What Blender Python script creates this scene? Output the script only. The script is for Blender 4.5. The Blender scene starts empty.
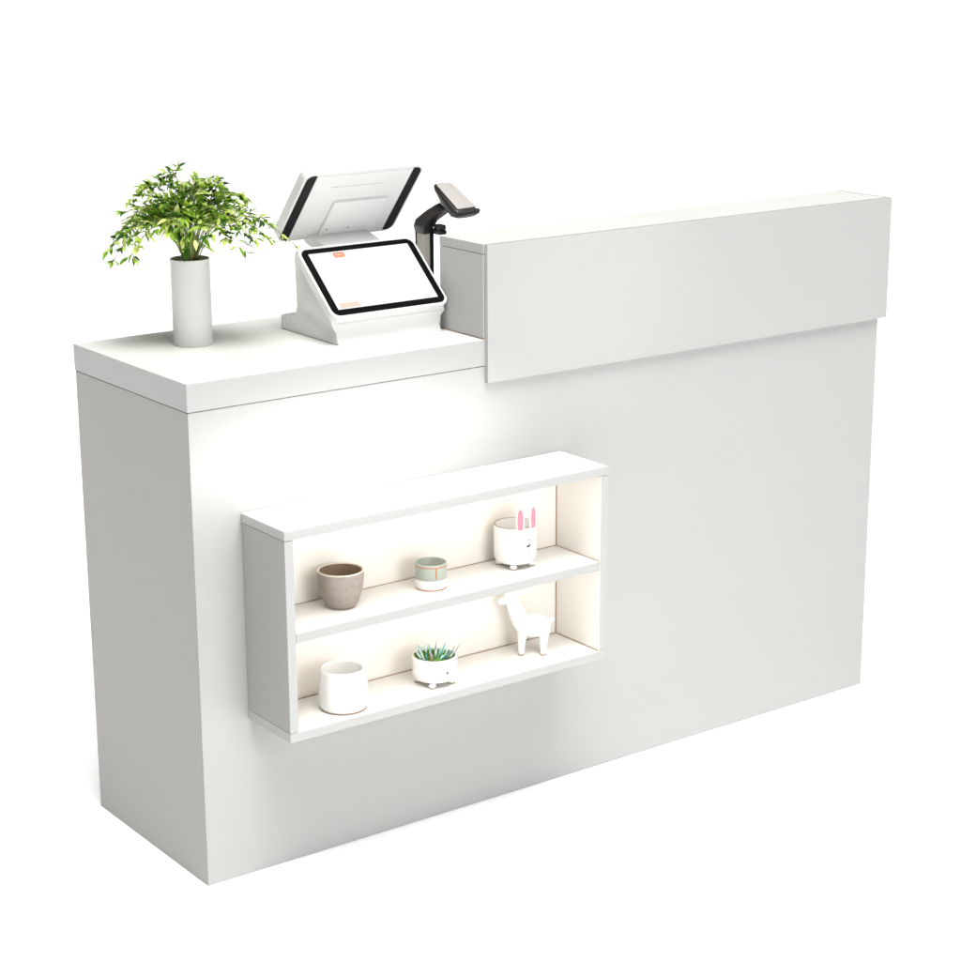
import bpy, bmesh, math, random
from mathutils import Vector, Matrix
random.seed(11)
S = bpy.context.scene
C = S.collection
V = Vector

# ------------------------------------------------------------------ materials
def mat(name, col, rough=.5, metal=0., spec=.5, var=0., scale=40., bump=0., coat=0., emit=None, es=0., detail=3.):
    m = bpy.data.materials.new(name); m.use_nodes = True
    nt = m.node_tree; b = nt.nodes['Principled BSDF']
    b.inputs['Base Color'].default_value = (*col, 1); b.inputs['Roughness'].default_value = rough
    b.inputs['Metallic'].default_value = metal; b.inputs['Specular IOR Level'].default_value = spec
    b.inputs['Coat Weight'].default_value = coat
    if emit:
        b.inputs['Emission Color'].default_value = (*emit, 1); b.inputs['Emission Strength'].default_value = es
    if var or bump:
        tc = nt.nodes.new('ShaderNodeTexCoord'); n = nt.nodes.new('ShaderNodeTexNoise')
        n.inputs['Scale'].default_value = scale; n.inputs['Detail'].default_value = detail
        nt.links.new(tc.outputs['Object'], n.inputs['Vector'])
        if var:
            mx = nt.nodes.new('ShaderNodeMix'); mx.data_type = 'RGBA'
            mx.inputs[6].default_value = (*[max(0, c * (1 - var)) for c in col], 1)
            mx.inputs[7].default_value = (*[min(1, c * (1 + var)) for c in col], 1)
            nt.links.new(n.outputs['Fac'], mx.inputs[0]); nt.links.new(mx.outputs[2], b.inputs['Base Color'])
            mr = nt.nodes.new('ShaderNodeMapRange')
            mr.inputs[3].default_value = rough * .9; mr.inputs[4].default_value = rough * 1.1
            nt.links.new(n.outputs['Fac'], mr.inputs[0]); nt.links.new(mr.outputs[0], b.inputs['Roughness'])
        if bump:
            bp = nt.nodes.new('ShaderNodeBump'); bp.inputs['Strength'].default_value = bump
            bp.inputs['Distance'].default_value = .0006
            nt.links.new(n.outputs['Fac'], bp.inputs['Height']); nt.links.new(bp.outputs['Normal'], b.inputs['Normal'])
    return m

LAM = (.41, .409, .403)
M = dict(
    floor=mat('white_floor', (.96, .96, .96), .9, spec=.1, var=.01, scale=3),
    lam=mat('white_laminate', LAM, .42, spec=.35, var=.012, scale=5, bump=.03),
    end=mat('white_laminate_shaded', (.345, .338, .325), .42, spec=.35, var=.015, scale=4, bump=.03),  # darker, warmer copy of the laminate; shade of the left side put into colour
    top=mat('white_laminate_lit', (.72, .708, .68), .42, spec=.35, var=.012, scale=5, bump=.03),  # lighter copy of the same laminate; light on upward faces put into colour
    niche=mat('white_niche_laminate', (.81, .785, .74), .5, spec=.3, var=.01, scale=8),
    seam=mat('brown_board_edge', (.34, .20, .11), .8),
    led=mat('warm_led', (.9, .85, .75), .5, emit=(1, .915, .80), es=13.5),
    plastic=mat('white_plastic', (.70, .70, .695), .38, spec=.4, var=.01, scale=30),
    black=mat('black_glass', (.003, .003, .003), .5, spec=.05, var=.2, scale=60),
    strip=mat('black_plastic', (.009, .009, .009), .5, spec=.15, var=.2, scale=90),
    screen=mat('lit_screen', (.20, .20, .20), .25, spec=.2, emit=(1, .995, .985), es=.85, var=.01, scale=20),
    orange=mat('screen_orange', (.10, .05, .03), .6, spec=.1, emit=(1, .36, .22), es=.82, var=.05, scale=300),
    peach=mat('screen_peach', (.10, .07, .06), .6, spec=.1, emit=(1, .70, .58), es=.9, var=.05, scale=300),
    groove=mat('plastic_groove', (.28, .28, .28), .6, var=.1, scale=50),
    scan=mat('scanner_shell', (.03, .027, .025), .38, spec=.5, var=.3, scale=120),
    scantop=mat('scanner_plate', (.43, .405, .385), .42, spec=.5, var=.03, scale=80),
    beige=mat('stand_beige', (.52, .50, .45), .5, var=.03, scale=60),
    pot=mat('pot_white', (.64, .64, .635), .45, spec=.4, var=.015, scale=25, bump=.02),
    soil=mat('dark_soil', (.02, .016, .012), .95, var=.6, scale=200, bump=.8),
    stem=mat('green_stem', (.16, .20, .05), .55, var=.45, scale=60),
    ceramic=mat('white_ceramic', (.80, .80, .795), .25, spec=.5, var=.01, scale=20, coat=.2),
    clay=mat('grey_clay', (.33, .285, .25), .75, spec=.25, var=.22, scale=110, bump=.5, detail=6),
    clayin=mat('clay_interior', (.24, .17, .115), .7, var=.25, scale=70, bump=.3, detail=5),
    clayrim=mat('clay_rim', (.62, .57, .50), .6, var=.1, scale=200),
    sage=mat('sage_glaze', (.36, .40, .35), .35, spec=.5, var=.06, scale=60),
    copper=mat('copper_line', (.42, .19, .07), .35, metal=.4, var=.1, scale=100),
    pink=mat('pink_glaze', (.72, .22, .29), .5, var=.06, scale=100),
    ink=mat('black_ink', (.008, .008, .008), .5),
    moss=mat('green_moss', (.07, .16, .015), .9, var=.6, scale=350, bump=1.),
    teal=mat('teal_succulent', (.16, .50, .44), .5, var=.25, scale=200),
    mauve=mat('mauve_succulent', (.30, .22, .22), .6, var=.25, scale=200),
    pale=mat('pale_succulent', (.62, .78, .74), .5, var=.15, scale=200),
    slate=mat('slate_succulent', (.12, .22, .24), .5, var=.3, scale=200),
    foot=mat('tan_glaze_foot', (.40, .30, .20), .6, var=.1, scale=100),
)
def leaf_material():
    m = bpy.data.materials.new('leaf'); m.use_nodes = True
    nt = m.node_tree; b = nt.nodes['Principled BSDF']; out = nt.nodes['Material Output']
    g = nt.nodes.new('ShaderNodeNewGeometry'); r = nt.nodes.new('ShaderNodeValToRGB')
    cr = r.color_ramp
    cr.elements[0].color = (.008, .035, .004, 1); cr.elements[1].color = (.85, .88, .34, 1)
    for p, c in ((.22, (.045, .15, .01, 1)), (.46, (.20, .40, .03, 1)), (.70, (.48, .68, .09, 1))):
        e = cr.elements.new(p); e.color = c
    nt.links.new(g.outputs['Random Per Island'], r.inputs[0])
    nt.links.new(r.outputs[0], b.inputs['Base Color']); b.inputs['Roughness'].default_value = .38
    t = nt.nodes.new('ShaderNodeBsdfTranslucent'); nt.links.new(r.outputs[0], t.inputs[0])
    mx = nt.nodes.new('ShaderNodeMixShader'); mx.inputs[0].default_value = .5
    nt.links.new(b.outputs[0], mx.inputs[1]); nt.links.new(t.outputs[0], mx.inputs[2])
    nt.links.new(mx.outputs[0], out.inputs[0])
    return m
M['leaf'] = leaf_material()

# ------------------------------------------------------------------ helpers
def obj(name, bm, m, parent=None, smooth=False, angle=None):
    me = bpy.data.meshes.new(name); bm.to_mesh(me); bm.free()
    o = bpy.data.objects.new(name, me); C.objects.link(o)
    for k in (m if isinstance(m, (list, tuple)) else [m]): me.materials.append(M[k])
    if smooth:
        for p in me.polygons: p.use_smooth = True
        if angle: me.set_sharp_from_angle(angle=math.radians(angle))
    if parent: o.parent = parent
    return o
def thing(name, label, cat, loc=(0, 0, 0), rz=0):
    o = bpy.data.objects.new(name, None); C.objects.link(o); o.empty_display_size = .05
    o.location = loc; o.rotation_euler = (0, 0, rz); o['label'] = label; o['category'] = cat
    return o
def joint(name, parent):
    o = bpy.data.objects.new(name, None); C.objects.link(o); o.empty_display_size = .03; o.parent = parent
    return o
def nb(): return bmesh.new()
def box(bm, a, b, bev=0., seg=2, mi=0, mtx=None):
    r = bmesh.ops.create_cube(bm, size=1)
    vs = r['verts']; a = V(a); b = V(b)
    for v in vs:
        v.co = V(((v.co.x + .5) * (b.x - a.x) + a.x, (v.co.y + .5) * (b.y - a.y) + a.y, (v.co.z + .5) * (b.z - a.z) + a.z))
    fs = list({f for v in vs for f in v.link_faces}); es = list({e for v in vs for e in v.link_edges})
    if bev:
        rr = bmesh.ops.bevel(bm, geom=es, offset=bev, segments=seg, profile=.5, affect='EDGES')
        fs = list({f for f in rr['faces']} | {f for f in fs if f.is_valid})
        vs = list({v for f in fs for v in f.verts})
    for f in fs: f.material_index = mi
    if mtx: bmesh.ops.transform(bm, matrix=mtx, verts=vs)
    return bm
def bx(name, a, b, m, parent, bev=.0008):
    bm = box(nb(), a, b, bev)
    if m == 'top':                      # upward faces take a lighter laminate tone, standing in for light from above
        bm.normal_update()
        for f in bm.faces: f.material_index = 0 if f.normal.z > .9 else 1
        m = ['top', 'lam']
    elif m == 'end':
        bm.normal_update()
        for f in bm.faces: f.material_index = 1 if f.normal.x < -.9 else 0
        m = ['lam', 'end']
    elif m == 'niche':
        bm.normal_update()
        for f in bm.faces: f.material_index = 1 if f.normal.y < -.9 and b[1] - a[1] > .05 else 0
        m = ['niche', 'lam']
    return obj(name, bm, m, parent)
def lathe(bm, prof, n=64, mi=0, center=(0, 0, 0), closed_axis=True):
    rings = []
    for r, z in prof:
        if r < 1e-6: rings.append([bm.verts.new((center[0], center[1], center[2] + z))])
        else: rings.append([bm.verts.new((center[0] + r * math.cos(2 * math.pi * k / n), center[1] + r * math.sin(2 * math.pi * k / n), center[2] + z)) for k in range(n)])
    for A, B in zip(rings, rings[1:]):
        for k in range(n):
            j = (k + 1) % n
            if len(A) == 1 and len(B) == 1: continue
            if len(A) == 1: f = bm.faces.new((A[0], B[j], B[k]))
            elif len(B) == 1: f = bm.faces.new((A[k], A[j], B[0]))
            else: f = bm.faces.new((A[k], A[j], B[j], B[k]))
            f.material_index = mi; f.smooth = True
    bmesh.ops.recalc_face_normals(bm, faces=bm.faces)
    return bm
def tube(bm, pts, r0, r1, n=8, mi=0):
    pts = [V(p) for p in pts]; rings = []
    for i, p in enumerate(pts):
        t = (pts[min(i + 1, len(pts) - 1)] - pts[max(i - 1, 0)]).normalized()
        u = t.orthogonal().normalized() if i == 0 else (rings_u - t * rings_u.dot(t)).normalized()
        rings_u = u; w = t.cross(u); r = r0 + (r1 - r0) * i / max(1, len(pts) - 1)
        rings.append([bm.verts.new(p + (u * math.cos(2 * math.pi * k / n) + w * math.sin(2 * math.pi * k / n)) * r) for k in range(n)])
    for A, B in zip(rings, rings[1:]):
        for k in range(n):
            f = bm.faces.new((A[k], A[(k + 1) % n], B[(k + 1) % n], B[k])); f.material_index = mi; f.smooth = True
    for R in (rings[0][::-1], rings[-1]):
        f = bm.faces.new(R); f.material_index = mi
    return bm
def ellipsoid(bm, c, r, mi=0, mtx=None, u=24, v=14):
    res = bmesh.ops.create_uvsphere(bm, u_segments=u, v_segments=v, radius=1)
    T = Matrix.Translation(V(c)) @ (mtx or Matrix.Identity(4)) @ Matrix.Diagonal((r[0], r[1], r[2], 1))
    bmesh.ops.transform(bm, matrix=T, verts=res['verts'])
    for f in {f for q in res['verts'] for f in q.link_faces}: f.material_index = mi; f.smooth = True
    return bm
def rounded_outline(w, h, r, n=8):
    pts = []
    for cx, cy, a0 in ((w / 2 - r, h / 2 - r, 0), (-w / 2 + r, h / 2 - r, 90), (-w / 2 + r, -h / 2 + r, 180), (w / 2 - r, -h / 2 + r, 270)):
        for k in range(n + 1):
            a = math.radians(a0 + 90 * k / n); pts.append((cx + r * math.cos(a), cy + r * math.sin(a)))
    return pts
def slab(bm, outline, z0, z1, mtx, bev=0., mi=0):
    """extrude a 2-D outline from z0 to z1 (local), then place it with mtx"""
    A = [bm.verts.new((x, y, z0)) for x, y in outline]; B = [bm.verts.new((x, y, z1)) for x, y in outline]
    n = len(A); fs = [bm.faces.new(A[::-1]), bm.faces.new(B)]
    side = []
    for k in range(n):
        f = bm.faces.new((A[k], A[(k + 1) % n], B[(k + 1) % n], B[k])); side.append(f); fs.append(f)
    vs = A + B
    if bev:
        es = list({e for f in fs[:2] for e in f.edges})
        rr = bmesh.ops.bevel(bm, geom=es, offset=bev, segments=3, profile=.5, affect='EDGES')
        vs = list(set(v for v in vs if v.is_valid) | set(rr['verts']))
        fs = [f for f in fs if f.is_valid] + list(rr['faces'])
    for f in fs: f.material_index = mi
    bmesh.ops.recalc_face_normals(bm, faces=[f for f in fs if f.is_valid])
    bmesh.ops.transform(bm, matrix=mtx, verts=vs)
    return bm
def frame_mtx(o, x, y):
    x = V(x).normalized(); y = V(y); y = (y - x * y.dot(x)).normalized(); z = x.cross(y)
    return Matrix(((x.x, y.x, z.x, o[0]), (x.y, y.y, z.y, o[1]), (x.z, y.z, z.z, o[2]), (0, 0, 0, 1)))
def rect(x0, x1, y0, y1): return [(x0, y0), (x1, y0), (x1, y1), (x0, y1)]

# ------------------------------------------------------------------ setting
fl = nb()
for x, y in ((-30, -30), (40, -30), (40, 45), (-30, 45)): fl.verts.new((x, y, 0))
fl.faces.new(fl.verts)
f = obj('floor', fl, 'floor'); f['kind'] = 'structure'

# ------------------------------------------------------------------ reception counter
D, L, H, HB, ZB = .375, 1.450, .800, .9534, .7292
XH, HD, TT = .5365, .121, .043
ct = thing('reception_counter', 'white two level reception counter with raised right ledge and lit shelf niche', 'reception counter')
b = .0009
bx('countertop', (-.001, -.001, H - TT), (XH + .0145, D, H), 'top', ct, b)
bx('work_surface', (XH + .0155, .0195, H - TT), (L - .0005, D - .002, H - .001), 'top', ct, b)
sp = nb()
vs = [sp.verts.new((x, y, .0005)) for x, y in ((0, .0003), (.0180, .0186), (.018, D - .001), (0, D - .001))]
sp.faces.new(vs); r = bmesh.ops.extrude_face_region(sp, geom=sp.faces[:])
bmesh.ops.translate(sp, vec=(0, 0, H - TT - .0014), verts=[e for e in r['geom'] if isinstance(e, bmesh.types.BMVert)])
bmesh.ops.recalc_face_normals(sp, faces=sp.faces)
bmesh.ops.bevel(sp, geom=[e_ for e_ in sp.edges if e_.calc_length() > .05], offset=.0009, segments=2, profile=.5, affect='EDGES')
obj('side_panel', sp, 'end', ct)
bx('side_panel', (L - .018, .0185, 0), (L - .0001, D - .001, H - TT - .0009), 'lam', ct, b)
# front panel: left stretch below the low top, right stretch up to the ledge; both one board
fp = nb()
vs = [fp.verts.new((x, 0, z)) for x, z in ((.0, .0005), (L, .0005), (L, HB - .0165), (XH + .0166, HB - .0165), (XH + .0166, H - TT - .0009), (.0, H - TT - .0009))]
fp.faces.new(vs); r = bmesh.ops.extrude_face_region(fp, geom=fp.faces[:])
for v in [e for e in r['geom'] if isinstance(e, bmesh.types.BMVert)]:
    v.co.y += .018
    if v.co.x < .001: v.co.x += .0183      # mitred corner
bmesh.ops.recalc_face_normals(fp, faces=fp.faces)
bmesh.ops.bevel(fp, geom=fp.edges[:], offset=.0007, segments=2, profile=.5, affect='EDGES')
obj('front_panel', fp, 'lam', ct)
kp = bx('modesty_board', (.02, D - .03, .05), (L - .02, D - .018, .35), 'lam', ct)
# raised ledge
lg = joint('raised_ledge', ct)
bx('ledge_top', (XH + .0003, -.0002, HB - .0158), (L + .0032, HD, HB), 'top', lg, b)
bx('ledge_side', (XH, .0002, H + .0012), (XH + .016, HD - .001, HB - .0165), 'lam', lg, b)
bx('ledge_side', (L - .016, .0187, H + .0012), (L - .0002, HD - .001, HB - .0165), 'lam', lg, b)
bx('ledge_fascia', (XH + .002, -.0090, ZB), (L + .0135, -.0005, HB - .0003), 'lam', lg, b)
bx('ledge_return', (L + .0035, .0, ZB), (L + .0133, HD, HB - .0003), 'lam', lg, b)
bx('joint_line', (XH - .0004, .0012, H + .0002), (XH + .015, HD - .002, H + .0009), 'seam', lg, 0)
# lit display niche hung on the front panel
X0, X1, Z0, Z1, DP, ZM, TH = .0820, .6946, .2598, .5913, .1261, .4310, .015
nc = joint('display_niche', ct)
e = .0006
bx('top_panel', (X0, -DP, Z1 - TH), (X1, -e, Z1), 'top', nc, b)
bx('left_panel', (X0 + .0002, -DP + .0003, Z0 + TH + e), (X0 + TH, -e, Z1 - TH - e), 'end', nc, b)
bx('right_panel', (X1 - TH, -DP + .0003, Z0 + TH + e), (X1 - .0002, -e, Z1 - TH - e), 'niche', nc, b)
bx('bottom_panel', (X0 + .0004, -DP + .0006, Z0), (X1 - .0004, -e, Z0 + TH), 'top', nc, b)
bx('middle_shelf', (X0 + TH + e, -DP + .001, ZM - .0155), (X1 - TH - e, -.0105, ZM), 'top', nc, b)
bx('back_panel', (X0 + TH + e, -.0095, Z0 + TH + e), (X1 - TH - e, -.0008, Z1 - TH - e), 'niche', nc, b)
for z in (Z0 + TH, ZM):      # thin bare board edge showing at the inner joints
    bx('joint_line', (X0 + TH + .001, -.0107, z), (X1 - TH - .001, -.0096, z + .0006), 'seam', nc, 0)
    bx('joint_line', (X1 - TH - .0013, -DP + .002, z), (X1 - TH - .0003, -.0108, z + .0006), 'seam', nc, 0)
for z0, z1 in ((Z0 + TH + .0012, ZM - .017), (ZM + .0012, Z1 - TH - .001)):
    bx('joint_line', (X1 - TH - .0013, -.0107, z0), (X1 - TH - .0003, -.0096, z1), 'seam', nc, 0)
for z in (ZM - .0155, Z1 - TH):
    bx('led_strip', (X0 + .03, -DP + .022, z - .0032), (X1 - .06, -DP + .031, z - .0004), 'led', nc, 0)

# ------------------------------------------------------------------ potted plant on the low top
PX, PY = .1500, .2540
pp = thing('potted_plant', 'leafy green fern like plant in a slim white cylinder pot on the low countertop', 'potted plant', (PX, PY, H))
PH, PR = .138, .0312
lathe_p = [(0, 0), (PR - .0012, 0), (PR, .0015), (PR, PH - .0008), (PR - .0008, PH), (PR - .0022, PH), (PR - .003, PH - .001), (PR - .003, PH - .014), (PR - .004, PH - .0145)]
obj('pot', lathe(nb(), lathe_p, 72), 'pot', pp, True, 40)
obj('soil', lathe(nb(), [(0, PH - .0085), (PR * .5, PH - .009), (PR - .0033, PH - .0115)], 40), 'soil', pp, True)
def bez(p, q, r, n):
    return [p * (1 - t) ** 2 + q * 2 * t * (1 - t) + r * t * t for t in [i / n for i in range(n + 1)]]
leaves = nb()
def leaf(bm, p, d, up, ln, w, curl):
    """lanceolate leaf folded along its midrib and bent down at the tip"""
    d = d.normalized(); s = d.cross(up)
    if s.length < 1e-3: s = d.orthogonal()
    s.normalize(); n = s.cross(d).normalized()
    L_, R_, Mid = [], [], []
    for t, k in ((0, .0), (.22, .75), (.45, 1.), (.72, .62), (1, 0)):
        c = p + d * ln * t - n * curl * ln * t * t
        Mid.append(bm.verts.new(c))
        if 0 < t < 1:
            L_.append(bm.verts.new(c + s * w * k * .5 + n * w * .16 * k)); R_.append(bm.verts.new(c - s * w * k * .5 + n * w * .16 * k))
    for side, fl_ in ((L_, 0), (R_, 1)):
        seq = [(Mid[0], Mid[1], side[0]), (Mid[1], Mid[2], side[1], side[0]), (Mid[2], Mid[3], side[2], side[1]), (Mid[3], Mid[4], side[2])]
        for q in seq:
            f = bm.faces.new(q if fl_ else q[::-1]); f.smooth = True
twigs = nb()
def frond(pts, size, dens=1.):
    """a twig with alternate side sprigs of leaflets"""
    n = len(pts) - 1
    for i in range(1, n + 1):
        p = pts[i]; t = (pts[i] - pts[i - 1]).normalized(); f_ = i / n
        if f_ < .3: continue
        for sgn in (-1, 1):
            if random.random() > .92 * dens: continue
            side = t.cross(V((0, 0, 1)))
            if side.length < .2: side = V((math.cos(i * 2.4), math.sin(i * 2.4), 0))
            side = side.normalized() * sgn
            d = (t * random.uniform(.35, .9) + side * random.uniform(.6, 1.1) + V((0, 0, random.uniform(-.35, .35)))).normalized()
            ln = random.uniform(.018, .032) * size * (1.15 - .5 * f_)
            q = p + d * ln
            tube(twigs, [p, p + d * ln * .5 + V((0, 0, .0015)), q], .0005, .0003, 4)
            for k in range(random.choice((3, 4, 4, 5))):
                a = random.uniform(.35, 1.)
                ld = (d + V((random.uniform(-1, 1), random.uniform(-1, 1), random.uniform(-.42, .58))) * .8).normalized()
                ls = random.uniform(.011, .025) * size * random.choice((.75, 1, 1))
                leaf(leaves, p + d * ln * a, ld, V((random.uniform(-.5, .5), random.uniform(-.5, .5), 1)), ls, ls * random.uniform(.30, .44), random.uniform(-.05, .3))
    d = (pts[-1] - pts[-2]).normalized()
    leaf(leaves, pts[-1], d, V((0, 0, 1)), .018 * size, .007 * size, .2)
base = V((0, 0, PH - .012))
# image-right and image-deep directions on the floor, used only to give the crown its uneven spread
RX, RY = V((.807, -.59, 0)), V((.59, .807, 0))
def arm(r, dep, h, droop, size=1., dens=1., rise=None):
    tip = base + RX * r + RY * dep + V((0, 0, h)); ctrl = base + (RX * r + RY * dep) * .36 + V((0, 0, (rise if rise is not None else max(h, .05) * 1.2 + droop)))
    frond(bez(base + RX * r * .06 + RY * dep * .06, ctrl, tip, 11), size, dens)
    tube(twigs, bez(base + RX * r * .06 + RY * dep * .06, ctrl, tip, 10), .0011, .0005, 5)
for r, dep, h, dr, sz in (
    (-.116, -.01, .034, .065, 1.0), (-.104, .03, .056, .05, 1.), (-.108, -.05, .020, .07, .95), (-.080, -.055, .028, .06, 1.),
    (-.098, .02, .082, .02, 1.), (-.078, -.02, .108, .01, .9), (-.05, .04, .122, 0, .95), (-.04, -.03, .10, .01, 1.), (-.030, .03, .140, 0, .85),
    (.012, -.03, .115, .01, 1.), (.034, .05, .122, 0, .9), (.052, .0, .120, 0, .9), (.078, .04, .105, .01, .95), (.062, -.04, .085, .02, 1.),
    (.098, .0, .070, .04, 1.), (.112, .05, .060, .05, .95), (.085, -.06, .038, .06, 1.), (.125, -.02, .045, .06, .95), (.160, .01, .034, .075, .75),
    (-.100, -.03, .050, .045, .95), (-.092, .05, .070, .03, .9), (-.065, .02, .118, .0, .85), (.070, .02, .098, .02, .95), (.104, -.04, .050, .05, .9), (.0, .06, .112, .0, .95), (.02, .0, .128, .0, .9),
    (-.06, -.07, .055, .045, 1.05), (.02, -.075, .052, .05, 1.05), (-.01, -.06, .085, .02, 1.05), (.045, -.07, .062, .04, 1.05), (-.02, .08, .08, .02, 1.),
    (.0, .0, .09, .0, 1.05), (-.03, -.05, .07, .02, 1.1), (.03, -.03, .075, .02, 1.1), (-.055, -.01, .075, .02, 1.1), (.055, .03, .08, .02, 1.1), (-.015, -.03, .06, .03, 1.1)):
    arm(r, dep, h, dr, sz)
obj('foliage', leaves, 'leaf', pp)
obj('twigs', twigs, 'stem', pp, True)
for k, (r, dep, h) in enumerate(((-.020, -.008, .052), (-.012, -.014, .058), (-.004, -.016, .06), (.003, -.012, .062), (.008, -.015, .058), (.016, -.010, .055), (.030, -.004, .048), (-.006, .006, .06))):
    st = nb(); q0 = base + RX * r * .35 + RY * dep * .6; q2 = base + RX * r + RY * dep + V((0, 0, h)); q1 = base + RX * r * .40 + RY * dep * .7 + V((0, 0, h * .65))
    tube(st, bez(q0, q1, q2, 8), .0030 if k in (3, 2, 4) else .0016, .0012, 7); obj('stem', st, 'stem', pp, True)

# ------------------------------------------------------------------ point of sale terminal
ps = thing('sales_terminal', 'white dual screen sales terminal with lit customer display on the low countertop', 'sales terminal', (.4255, .105, H))
O = V((.4255, .105, H))
def loc(p): return V(p) - O
# body: side profile swept along x
prof = [(.100, .0003), (.1025, .004), (.1065, .012), (.1075, .019), (.1045, .027), (.1000, .034), (.1010, .041), (.125, .061), (.160, .091), (.195, .121), (.208, .134), (.218, .1375),
        (.226, .134), (.229, .125), (.228, .100), (.226, .065), (.226, .045), (.231, .034), (.243, .0275), (.277, .0245), (.277, .0003)]
bd = nb()
def flare(y, z): return .0125 * min(1, max(0, (z - .018) / .016)) * min(1, max(0, (.19 - y) / .06))
A = [bd.verts.new(loc((.3256 - flare(y, z), y, H + z))) for y, z in prof]; B = [bd.verts.new(loc((.5256 + .5 * flare(y, z), y, H + z))) for y, z in prof]
bd.faces.new(A); bd.faces.new(B[::-1])
for k in range(len(A)): bd.faces.new((A[k], B[k], B[(k + 1) % len(A)], A[(k + 1) % len(A)]))
bmesh.ops.recalc_face_normals(bd, faces=bd.faces)
cap = [f for f in bd.faces if len(f.verts) > 4]
bmesh.ops.bevel(bd, geom=list({e_ for f in cap for e_ in f.edges}), offset=.0022, segments=3, profile=.5, affect='EDGES')
bmesh.ops.triangulate(bd, faces=[f for f in bd.faces if len(f.verts) > 4])
body = obj('base', bd, 'plastic', ps, True, 38)
vt = nb()
for k in range(11):
    y = .168 + k * .0095
    box(vt, loc((.3249, y, H + .005)), loc((.3262, y + .0035, H + .020)), .0003, 1)
obj('vent_ribs', vt, 'plastic', body)
gl = bx('foot_line', loc((.3262, .102, H)), loc((.5250, .2765, H + .0012)), 'groove', body, 0)
cp = nb(); box(cp, loc((.5250, .232, H + .012)), loc((.5330, .242, H + .022)), .001); tube(cp, [loc((.532, .237, H + .017)), loc((.54, .24, H + .015)), loc((.546, .262, H + .006)), loc((.548, .30, H + .003)), loc((.56, .34, H + .003))], .0022, .0022, 8)
obj('cable', cp, 'strip', ps, True, 40)
# customer display
def display_mtx(x0, x1, yb, zb, yt, zt):
    c = loc(((x0 + x1) / 2, (yb + yt) / 2, (zb + zt) / 2))
    return frame_mtx(c, (1, 0, 0), (0, yt - yb, zt - zb)), x1 - x0, math.hypot(yt - yb, zt - zb)
Tc, W, Hh = display_mtx(.3105, .5345, .0890, .8467, .1985, .9430)
cd = obj('customer_display', slab(nb(), rounded_outline(W, Hh, .016, 10), -.013, 0, Tc, .003), 'plastic', ps, True, 40)
obj('bezel', slab(nb(), rounded_outline(W - .0085, Hh - .0085, .0130, 10), 0.0001, .0008, Tc), 'black', cd)
obj('screen', slab(nb(), rect(-W / 2 + .0165, W / 2 - .0165, -Hh / 2 + .0155, Hh / 2 - .0145), .0008, .0012, Tc), 'screen', cd)
sl = slab(nb(), [(x - .0415, y + .0555 - 0.0045) for x, y in rounded_outline(.021, .011, .002, 4)], .0012, .00135, Tc)
obj('screen_badge', sl, 'orange', cd)
mk = nb()
for x in (-.0455, -.0415, -.0375): slab(mk, rect(x - .0013, x + .0013, .0493, .0527), .00135, .00145, Tc)
obj('badge_mark', mk, 'peach', cd)
obj('screen_button', slab(nb(), rect(-.0905, -.0530, -.0555, -.0455), .0012, .00135, Tc), 'peach', cd)
am = nb(); am_m = frame_mtx(loc((.4305, .243, .938)), (1, 0, 0), (0, .075, .022))
slab(am, rounded_outline(.110, .085, .010, 6), -.009, .009, am_m, .003); obj('support_arm', am, 'plastic', ps, True, 40)
# main display, seen from behind
Tm, W2, H2 = display_mtx(.3216, .5393, .270, .9465, .1695, 1.0615)
md = obj('main_display', slab(nb(), rounded_outline(W2 + .010, H2 + .006, .017, 10), -.0165, 0, Tm, .0035), 'plastic', ps, True, 40)
def tall_strip(side):
    w, r = .0165, .011; hw = W2 / 2 + .0005; hh = H2 / 2 - .002
    pts = [(hw - w, -hh), (hw - r, -hh)] + [(hw - r + r * math.sin(math.radians(a)), -hh + r - r * math.cos(math.radians(a))) for a in range(15, 91, 15)]
    pts += [(hw - r + r * math.cos(math.radians(a)), hh - r + r * math.sin(math.radians(a))) for a in range(0, 91, 15)] + [(hw - w, hh)]
    return [(side * x, y) for x, y in pts][::side]
for s in (-1, 1): obj('edge_strip', slab(nb(), tall_strip(s), -.001, .0014, Tm), 'strip', md)
obj('back_cover', slab(nb(), rect(-W2 / 2 + .0175, W2 / 2 - .0175, -H2 / 2, H2 / 2 - .004), 0, .0010, Tm, .0004), 'plastic', md)
obj('seam_line', slab(nb(), rect(-.055, .045, .0445, .0450), .0010, .00125, Tm), 'groove', md)
mt = slab(nb(), rounded_outline(.105, .084, .004, 4), .0, .0065, Tm @ Matrix.Translation((.014, -.0300, 0)), .0012)
obj('mount_plate', mt, 'plastic', md, True, 40)
for x in (-.030, .012):
    sc = nb(); slab(sc, [(x + .0014 * math.cos(q * math.pi / 5), -.052 + .0014 * math.sin(q * math.pi / 5)) for q in range(10)], .0065, .0068, Tm)
    obj('screw', sc, 'strip', md)
fs = slab(nb(), rect(-W2 / 2 + .004, W2 / 2 - .004, -H2 / 2 + .004, H2 / 2 - .004), -.0172, -.0166, Tm)
obj('screen', fs, 'black', md)

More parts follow.
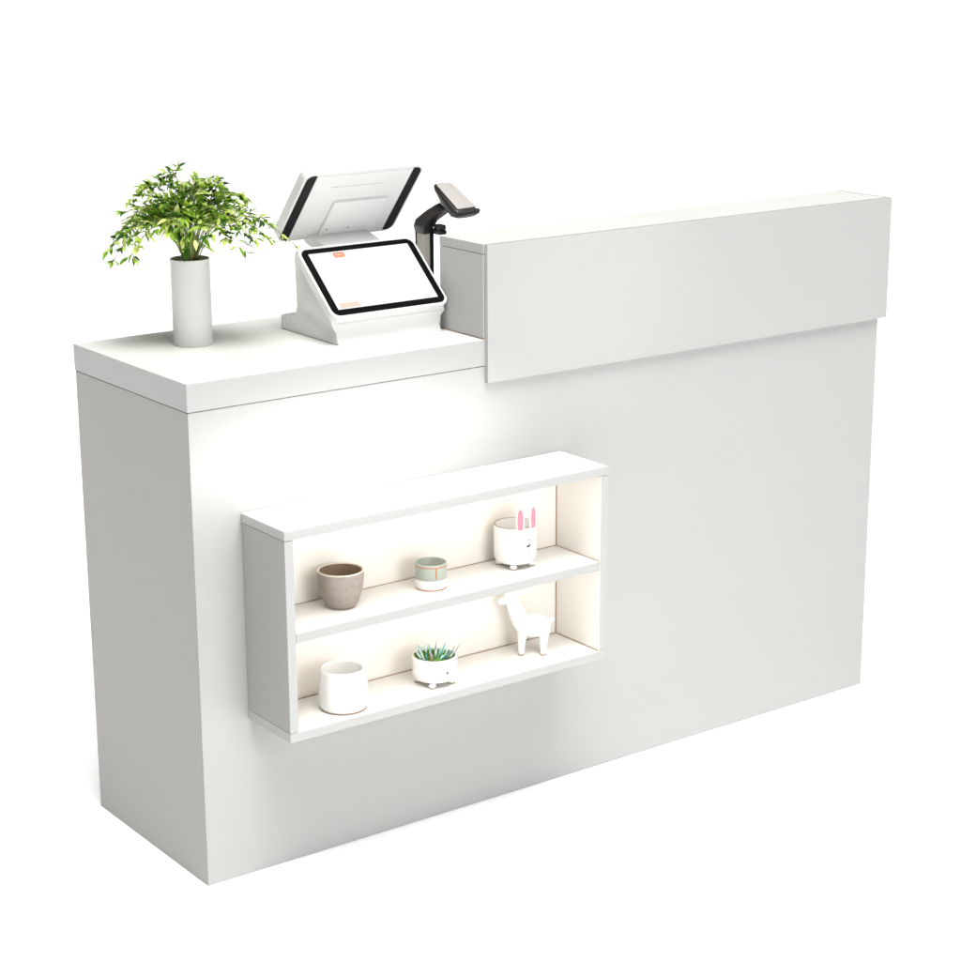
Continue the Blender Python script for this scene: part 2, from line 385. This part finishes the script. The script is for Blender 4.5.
# ------------------------------------------------------------------ barcode scanner on its stand
bs = thing('barcode_scanner', 'dark handheld style barcode scanner with pale top plate on an upright stand beside the ledge', 'barcode scanner', (.605, .25, H))
O = V((.605, .25, H))
obj('stand_column', box(nb(), loc((.598, .252, H + .004)), loc((.6125, .2765, .937)), .0012), 'beige', bs)
obj('stand_edge', box(nb(), loc((.6090, .2485, H + .004)), loc((.6150, .2525, .937)), .0008), 'strip', bs)
obj('stand_edge', box(nb(), loc((.5968, .2755, H + .004)), loc((.6000, .2785, .937)), .0006), 'strip', bs)
sb = nb(); slab(sb, rounded_outline(.075, .085, .02, 8), 0, .006, Matrix.Translation(loc((.606, .262, H))), .0015); obj('stand_base', sb, 'strip', bs, True, 40)
hd_o = loc((.638, .2205, 1.0000))
Th = frame_mtx(hd_o, (.036, .003, .0005), (-.0065, .060, .0355))
hs = nb()
def ring_sections(bm, secs, T, n=20, pw=3.2):
    rings = []
    for y, w, zt, zb in secs:
        ring = []
        for k in range(n):
            a = 2 * math.pi * k / n; c, s = math.cos(a), math.sin(a)
            x = w * math.copysign(abs(c) ** (2 / pw), c); z = math.copysign(abs(s) ** (2 / pw), s)
            z = (zt + zb) / 2 + z * (zt - zb) / 2
            ring.append(bm.verts.new(T @ V((x, y, z))))
        rings.append(ring)
    for A_, B_ in zip(rings, rings[1:]):
        for k in range(n): bm.faces.new((A_[k], A_[(k + 1) % n], B_[(k + 1) % n], B_[k]))
    bm.faces.new(rings[0][::-1]); bm.faces.new(rings[-1]); bmesh.ops.recalc_face_normals(bm, faces=bm.faces)
    return bm
ring_sections(hs, [(-.0455, .0195, .0005, -.0060), (-.043, .0245, .0012, -.0150), (-.030, .0245, .001, -.0225), (-.010, .0225, .001, -.0215), (.012, .0195, .001, -.0185), (.030, .0175, .0005, -.013), (.0375, .0150, -.001, -.009)], Th)
head = obj('scanner_head', hs, 'scan', bs, True, 50)
pl = slab(nb(), [(-.0205, -.0375), (.0205, -.0375), (.0165, .030), (.0135, .0335), (-.0135, .0335), (-.0165, .030)], .0004, .0024, Th, .0008)
obj('top_plate', pl, 'scantop', head, True, 40)
obj('nose_lip', slab(nb(), rounded_outline(.047, .007, .003, 4), -.006, .0012, Th @ Matrix.Translation((0, -.0445, 0)), .001), 'scan', head, True, 40)
tr = nb(); box(tr, (-.0200, -.030, -.0178), (-.0178, .018, -.0160), .0008, 1, 0, Th); obj('trim_line', tr, 'scantop', head)
nk = nb()
pts = [loc((.6385, .232, .985)), loc((.626, .250, .972)), loc((.610, .262, .957)), loc((.6055, .2655, .945)), loc((.6055, .2655, .934))]
ring = []
for p, (hx, hy) in zip(pts, ((.012, .020), (.012, .019), (.0115, .018), (.0100, .0165), (.0085, .0140))):
    ring.append([nk.verts.new(p + V((sx * hx, sy * hy, 0))) for sx, sy in ((-1, -1), (1, -1), (1, 1), (-1, 1))])
for A_, B_ in zip(ring, ring[1:]):
    for k in range(4): nk.faces.new((A_[k], A_[(k + 1) % 4], B_[(k + 1) % 4], B_[k]))
nk.faces.new(ring[0]); nk.faces.new(ring[-1][::-1]); bmesh.ops.recalc_face_normals(nk, faces=nk.faces)
bmesh.ops.bevel(nk, geom=nk.edges[:], offset=.0016, segments=2, profile=.5, affect='EDGES')
obj('scanner_neck', nk, 'scan', bs, True, 40)
tg = nb(); box(tg, loc((.612, .228, .934)), loc((.628, .262, .9415)), .0015); box(tg, loc((.612, .226, .9418)), loc((.626, .246, .951)), .003)
obj('trigger', tg, 'scan', bs, True, 40)

# ------------------------------------------------------------------ things in the niche
# grey clay cup
t = thing('clay_cup', 'rough grey clay cup with pale rim at the left end of the niche\'s upper shelf', 'cup', (.2200, -.0575, ZM))
outer = [(0, .0004), (.0205, .0004), (.0222, .0018), (.0268, .0095), (.0315, .021), (.0347, .035), (.0358, .048), (.0357, .0575)]
obj('cup_body', lathe(nb(), outer, 64), 'clay', t, True)
obj('rim', lathe(nb(), [(.0357, .0575), (.0353, .0590), (.0343, .0596), (.0333, .0590), (.0329, .0575)], 64), 'clayrim', t, True)
obj('interior', lathe(nb(), [(.0329, .0576), (.0325, .045), (.0300, .030), (.024, .014), (.014, .006), (0, .005)], 64), 'clayin', t, True)
# two tone jar
t = thing('glazed_jar', 'small jar with sage green upper band, white base and copper lines on the upper shelf', 'jar', (.3835, -.0650, ZM))
obj('white_base', lathe(nb(), [(0, .0016), (.0245, .0016), (.0252, .003), (.0253, .0165)], 56), 'ceramic', t, True)
obj('base_line', lathe(nb(), [(0, .0002), (.0240, .0002), (.0250, .0008), (.0250, .0016), (.0, .0016)], 56), 'copper', t, True)
obj('glaze_band', lathe(nb(), [(.0253, .0165), (.0255, .0170), (.0255, .0385), (.0247, .0420), (.0238, .0420), (.0232, .040), (.0230, .020), (0, .019)], 56), 'sage', t, True)
obj('rim_line', lathe(nb(), [(.0256, .0376), (.0258, .0384), (.0256, .0392), (.0253, .0392)], 56), 'copper', t, True)
vl = nb(); a0 = math.atan2(-.83, -.55) + .30
vl_m = Matrix.Rotation(a0, 4, 'Z')
box(vl, (.0251, -.0011, .020), (.0259, .0011, .0376), 0, 1, 0, vl_m); obj('vertical_line', vl, 'copper', t)
# rabbit pot
t = thing('rabbit_pot', 'white rabbit faced pot with upright pink lined ears on the upper shelf', 'plant pot', (.5585, -.0540, ZM))
R_, HBY = .0350, .0075
bp_ = [(0, HBY), (.026, HBY), (.0325, HBY + .003), (R_, HBY + .010), (R_, .069), (R_ - .0012, .0708), (R_ - .0030, .0705), (R_ - .0038, .068), (R_ - .0045, .022), (0, .016)]
pb = obj('pot_body', lathe(nb(), bp_, 64), 'ceramic', t, True, 60)
obj('rim_line', lathe(nb(), [(R_ - .0005, .0708), (R_ - .0012, .0713), (R_ - .0022, .0711)], 64), 'copper', t, True)
AF = math.atan2(-.807, -.59) + math.radians(38)      # the way the face looks
def on_pot(rad, ang, z): return V((rad * math.cos(ang), rad * math.sin(ang), z))
for da, off, tilt in ((-.42, 0, -.08), (.30, 0, .10)):
    er = nb(); c = on_pot(R_ - .0015, AF + da, .070)
    out = on_pot(1, AF + (-.62 if da < 0 else .12), 0); sd = V((-out.y, out.x, 0))
    T_ = frame_mtx(c + V((0, 0, .016)), sd, V((0, 0, 1)) + sd * tilt)
    pts = [(-.0056, -.020), (.0056, -.020), (.0070, -.006), (.0067, .006), (.0048, .015), (.0018, .0195), (-.0018, .0195), (-.0048, .015), (-.0067, .006), (-.0070, -.006)]
    eo = obj('ear', slab(er, pts, -.0022, .0022, T_, .0012), 'ceramic', t, True, 60)
    obj('inner_ear', slab(nb(), [(x * .70, y * .88 + .001) for x, y in pts], .0022, .0028, T_), 'pink', eo)
fc = nb()
for z, w, h, dx in ((.0510, .0012, .0013, 0), (.0330, .0008, .0012, 0), (.0290, .0008, .0012, 0), (.0245, .0008, .0012, 0)):
    ellipsoid(fc, on_pot(R_, AF + dx, z), (w, w, h), 0, None, 10, 6)
for q in range(9):
    u_ = (q - 4) / 4; ellipsoid(fc, on_pot(R_, AF + u_ * .085, .0415 - .0012 * (1 - u_ * u_) + u_ * .0012), (.0012, .0012, .0017), 0, None, 10, 6)
obj('face', fc, 'ink', pb, True)
def foot(a, rad, sc_=1.):
    ft = nb(); c = on_pot(rad, a, .0045 * sc_)
    ellipsoid(ft, c, (.0072 * sc_, .0062 * sc_, .0045 * sc_), 0, Matrix.Rotation(a, 4, 'Z'))
    tube(ft, [c + V((0, 0, 0)), on_pot(rad * .86, a, .011)], .0045 * sc_, .005 * sc_, 10)
    return ft
def sole(a, rad, sc_=1.):
    return ellipsoid(nb(), on_pot(rad + .0004, a, .0011), (.0066 * sc_, .0056 * sc_, .0011), 0, Matrix.Rotation(a, 4, 'Z'))
for k in range(4):
    a = AF + math.radians(45 + 90 * k)
    fo = obj('foot', foot(a, .0255), 'ceramic', t, True); obj('sole', sole(a, .0255), 'foot', fo, True)
obj('tail', ellipsoid(nb(), on_pot(R_, AF + math.pi, .022), (.006, .006, .006)), 'ceramic', t, True)
# white tapered jar, lower left
t = thing('white_jar', 'plain round white ceramic jar at the left end of the niche\'s lower shelf', 'jar', (.2060, -.0795, Z0 + TH))
obj('jar_body', lathe(nb(), [(0, .0014), (.0340, .0014), (.0362, .0026), (.0378, .0080), (.0386, .018), (.0384, .030), (.0372, .045), (.0348, .060), (.0338, .0645), (.0326, .0658), (.0312, .0650), (.0306, .062), (.034, .045), (.035, .020), (.03, .008), (0, .007)], 72), 'ceramic', t, True, 60)
obj('shadow_ring', lathe(nb(), [(0, .0001), (.0350, .0001), (.0362, .0008), (.0350, .0018), (0, .0018)], 60), 'seam', t, True)  # brown disc standing in for the shadow arc at the jar's base
# succulent pot on paws
t = thing('succulent_pot', 'white pot on little paws planted with teal and green succulents on the lower shelf', 'plant pot', (.3800, -.0775, Z0 + TH))
R_ = .0360
pb = obj('pot_body', lathe(nb(), [(0, .0075), (.026, .0075), (.033, .0105), (.0358, .018), (R_, .046), (R_ - .001, .0478), (R_ - .0026, .0475), (R_ - .0035, .045), (R_ - .004, .030), (0, .030)], 64), 'ceramic', t, True, 60)
fc = nb(); ellipsoid(fc, on_pot(.0358, AF - .05, .0265), (.0019, .0019, .0019), 0, None, 12, 8); obj('face', fc, 'ink', pb, True)
for k in range(4):
    a = AF + math.radians(45 + 90 * k)
    fo = obj('foot', foot(a, .0262), 'ceramic', t, True); obj('sole', sole(a, .0262), 'foot', fo, True)
ms = nb()
for k in range(130):
    a, q = random.uniform(0, 2 * math.pi), R_ * .86 * math.sqrt(random.random())
    s_ = random.uniform(.002, .0045); ellipsoid(ms, (q * math.cos(a), q * math.sin(a), .0440 + random.uniform(-.002, .0028)), (s_, s_, s_ * .8), 0, None, 8, 5)
obj('moss', ms, 'moss', t, True)
def spike(c, d, ln, w, m):
    d = V(d).normalized(); s_ = nb(); u_ = d.orthogonal().normalized(); v_ = d.cross(u_)
    rings = []
    for tt, k in ((0, .55), (.3, 1), (.65, .75), (.92, .25)):
        rings.append([s_.verts.new(V(c) + d * ln * tt + (u_ * math.cos(q * math.pi / 3) + v_ * .55 * math.sin(q * math.pi / 3)) * w * k) for q in range(6)])
    tip = s_.verts.new(V(c) + d * ln)
    for A_, B_ in zip(rings, rings[1:]):
        for k in range(6): s_.faces.new((A_[k], A_[(k + 1) % 6], B_[(k + 1) % 6], B_[k]))
    for k in range(6): s_.faces.new((rings[-1][k], rings[-1][(k + 1) % 6], tip))
    obj('succulent_leaf', s_, m, t, True)
for r, dep, dx, dd, up, ln, w, m in (
    (-.022, -.012, -.5, -.2, 1, .015, .0022, 'teal'), (-.012, -.016, -.1, -.2, 1, .012, .0022, 'teal'), (-.016, .0, -.8, 0, .8, .016, .0016, 'slate'),
    (-.006, -.004, -.1, 0, 1, .022, .0030, 'teal'), (-.003, -.024, -.15, -.2, 1, .018, .0036, 'mauve'), (.0, .0, .1, 0, 1, .024, .0018, 'mauve'),
    (.004, -.012, .5, 0, 1, .017, .0022, 'teal'), (.006, -.022, .9, -.1, .9, .018, .0026, 'teal'), (.012, -.020, .8, 0, .9, .024, .0014, 'slate'),
    (.016, -.012, .9, 0, 1, .022, .0014, 'slate'), (.025, -.008, .35, 0, 1, .022, .0014, 'slate'), (.028, .0, .6, 0, 1, .024, .0014, 'mauve'),
    (.010, .010, .4, .3, 1, .020, .0020, 'teal'), (-.020, .012, -.5, .3, 1, .016, .0020, 'teal'), (.02, -.018, .2, -.2, 1, .013, .0020, 'slate')):
    spike(RX * r + RY * dep + V((0, 0, .044)), RX * dx + RY * dd + V((0, 0, up)), ln * 1.12, w * 1.15, m)
for k in range(22):
    a, q = random.uniform(0, 2 * math.pi), R_ * .62 * math.sqrt(random.random()) + .002
    spike(V((q * math.cos(a), q * math.sin(a), .043)), V((math.cos(a) * q * 26, math.sin(a) * q * 26, 1)), random.uniform(.013, .021), random.uniform(.0022, .0034), 'pale')
# white deer figurine
t = thing('deer_figurine', 'plain white deer figurine with swept back ears at the right end of the lower shelf', 'figurine', (.5810, -.0590, Z0 + TH))
t.scale = (1.05, 1.05, 1.05)
FX = -RX     # the way it faces
def dp_(f_, s_, z): return FX * f_ + RY * s_ + V((0, 0, z))
bn = nb()          # one continuous body: fused by a voxel remesh
ellipsoid(bn, dp_(-.010, 0, .046), (.027, .0175, .0195), 0, Matrix.Rotation(math.atan2(FX.y, FX.x), 4, 'Z'))
tube(bn, bez(dp_(.004, 0, .047), dp_(.017, 0, .058), dp_(.025, 0, .092), 10), .0175, .0100, 16)
ellipsoid(bn, dp_(.027, 0, .094), (.0120, .0105, .0112), 0, None)
tube(bn, [dp_(.026, 0, .094), dp_(.033, 0, .090), dp_(.040, 0, .0860)], .0095, .0066, 14)
ellipsoid(bn, dp_(.040, 0, .0858), (.0068, .0064, .0062), 0, None)
for f_, s_ in ((.0085, -.0095), (.0085, .0095), (-.026, -.0095), (-.026, .0095)):
    tube(bn, [dp_(f_ - .001, s_ * .8, .046), dp_(f_ + .001, s_, .024), dp_(f_ + .002, s_ * 1.05, .0012)], .0088, .0046, 14)
tube(bn, [dp_(-.033, 0, .052), dp_(-.039, 0, .057), dp_(-.042, 0, .055)], .0045, .0030, 10)
do = obj('deer_body', bn, 'ceramic', t, True)
rm = do.modifiers.new('fuse', 'REMESH'); rm.mode = 'VOXEL'; rm.voxel_size = .0011; rm.use_smooth_shade = True
sm = do.modifiers.new('soften', 'SMOOTH'); sm.factor = .5; sm.iterations = 7
for s_ in (-1, 1):
    er = nb(); T_ = frame_mtx(dp_(.006, s_ * .0095, .1060), dp_(-.030, s_ * .010, .011), V((0, 0, 1)) + RY * s_ * .3)
    obj('ear', slab(er, [(-.020, -.003), (-.008, -.0050), (.010, -.0035), (.022, 0), (.010, .0028), (-.008, .004), (-.020, .003)], -.0012, .0012, T_, .0006), 'ceramic', t, True, 50)
for f_, s_ in ((.0105, -.0100), (.0105, .0100), (-.024, -.0100), (-.024, .0100)):
    obj('hoof', lathe(nb(), [(0, 0), (.0048, 0), (.0052, .0008), (.0047, .0022), (0, .0022)], 20, 0, dp_(f_, s_, .0001)), 'foot', t, True)

# ------------------------------------------------------------------ light
w = bpy.data.worlds.new('World'); S.world = w; w.use_nodes = True
nt = w.node_tree; bg = nt.nodes['Background']; bg.inputs[0].default_value = (1, .995, .985, 1)
tc = nt.nodes.new('ShaderNodeTexCoord')
def mth(op, a, b_):
    n = nt.nodes.new('ShaderNodeMath'); n.operation = op
    if isinstance(a, bpy.types.NodeSocket): nt.links.new(a, n.inputs[0])
    else: n.inputs[0].default_value = a
    n.inputs[1].default_value = b_; return n.outputs[0]
ax = V((-.10, -.34, 1)).normalized()      # world glow shaped overhead and tilted forward to lighten contact shadows; dim elsewhere
dt = nt.nodes.new('ShaderNodeVectorMath'); dt.operation = 'DOT_PRODUCT'
nt.links.new(tc.outputs['Generated'], dt.inputs[0]); dt.inputs[1].default_value = ax
z = mth('MAXIMUM', dt.outputs['Value'], 0.)
nt.links.new(mth('ADD', mth('MULTIPLY', mth('POWER', z, 22.), 20.4), .06), bg.inputs[1])
def area(name, loc_, aim, size, power, col=(1, 1, 1), sy=None, spread=180):
    l = bpy.data.lights.new(name, 'AREA'); l.energy = power; l.size = size; l.color = col
    if sy: l.shape = 'RECTANGLE'; l.size_y = sy
    l.spread = math.radians(spread)
    o = bpy.data.objects.new(name, l); C.objects.link(o); o.location = loc_
    o.rotation_euler = (V(aim) - V(loc_)).to_track_quat('-Z', 'Y').to_euler(); return o
area('front_fill', (.34, -1.75, .85), (.42, 0, .42), .7, 14, (1, 1, 1), .7)  # added fill light with no visible source, brightens the counter front
def spot(name, loc_, aim, power, deg, blend, rad, col=(1, 1, 1)):
    l = bpy.data.lights.new(name, 'SPOT'); l.energy = power; l.spot_size = math.radians(deg); l.spot_blend = blend; l.shadow_soft_size = rad; l.color = col
    o = bpy.data.objects.new(name, l); C.objects.link(o); o.location = loc_
    o.rotation_euler = (V(aim) - V(loc_)).to_track_quat('-Z', 'Y').to_euler(); return o
ws = spot('wash_fill', (.30, -1.9, 1.5), (.27, 0, .660), 190, 23, 1., .05)  # added unseen beam that makes the bright patch below the countertop
ws.scale = (1, .30, 1)      # oval beam, wider than tall
spot('ledge_fill', (.85, -1.9, 1.5), (.76, 0, .86), 20, 15, 1., .06)  # weak unseen beam added for the glow on the ledge fascia

# ------------------------------------------------------------------ camera
f_px, pitch, yaw, roll = 2041.48, -.2684, .6319, -.0050
cy_, sy_, cp_, sp_ = math.cos(yaw), math.sin(yaw), math.cos(pitch), math.sin(pitch)
fw = V((sy_ * cp_, cy_ * cp_, sp_)); rt = V((cy_, -sy_, 0)); up = rt.cross(fw)
r2 = rt * math.cos(roll) + up * math.sin(roll); u2 = -rt * math.sin(roll) + up * math.cos(roll)
cam = bpy.data.cameras.new('camera'); co = bpy.data.objects.new('camera', cam); C.objects.link(co)
co.matrix_world = Matrix(((r2.x, u2.x, -fw.x, -1.3669), (r2.y, u2.y, -fw.y, -2.5899), (r2.z, u2.z, -fw.z, 1.4499), (0, 0, 0, 1)))
cam.sensor_width = 36; cam.lens = 36 * f_px / 961; cam.clip_start = .05; cam.clip_end = 200
S.camera = co
S.view_settings.view_transform = 'Standard'; S.view_settings.look = 'None'; S.view_settings.exposure = 0; S.view_settings.gamma = 1
S.render.engine = 'CYCLES'; S.cycles.use_denoising = True; S.cycles.max_bounces = 10; S.cycles.diffuse_bounces = 6
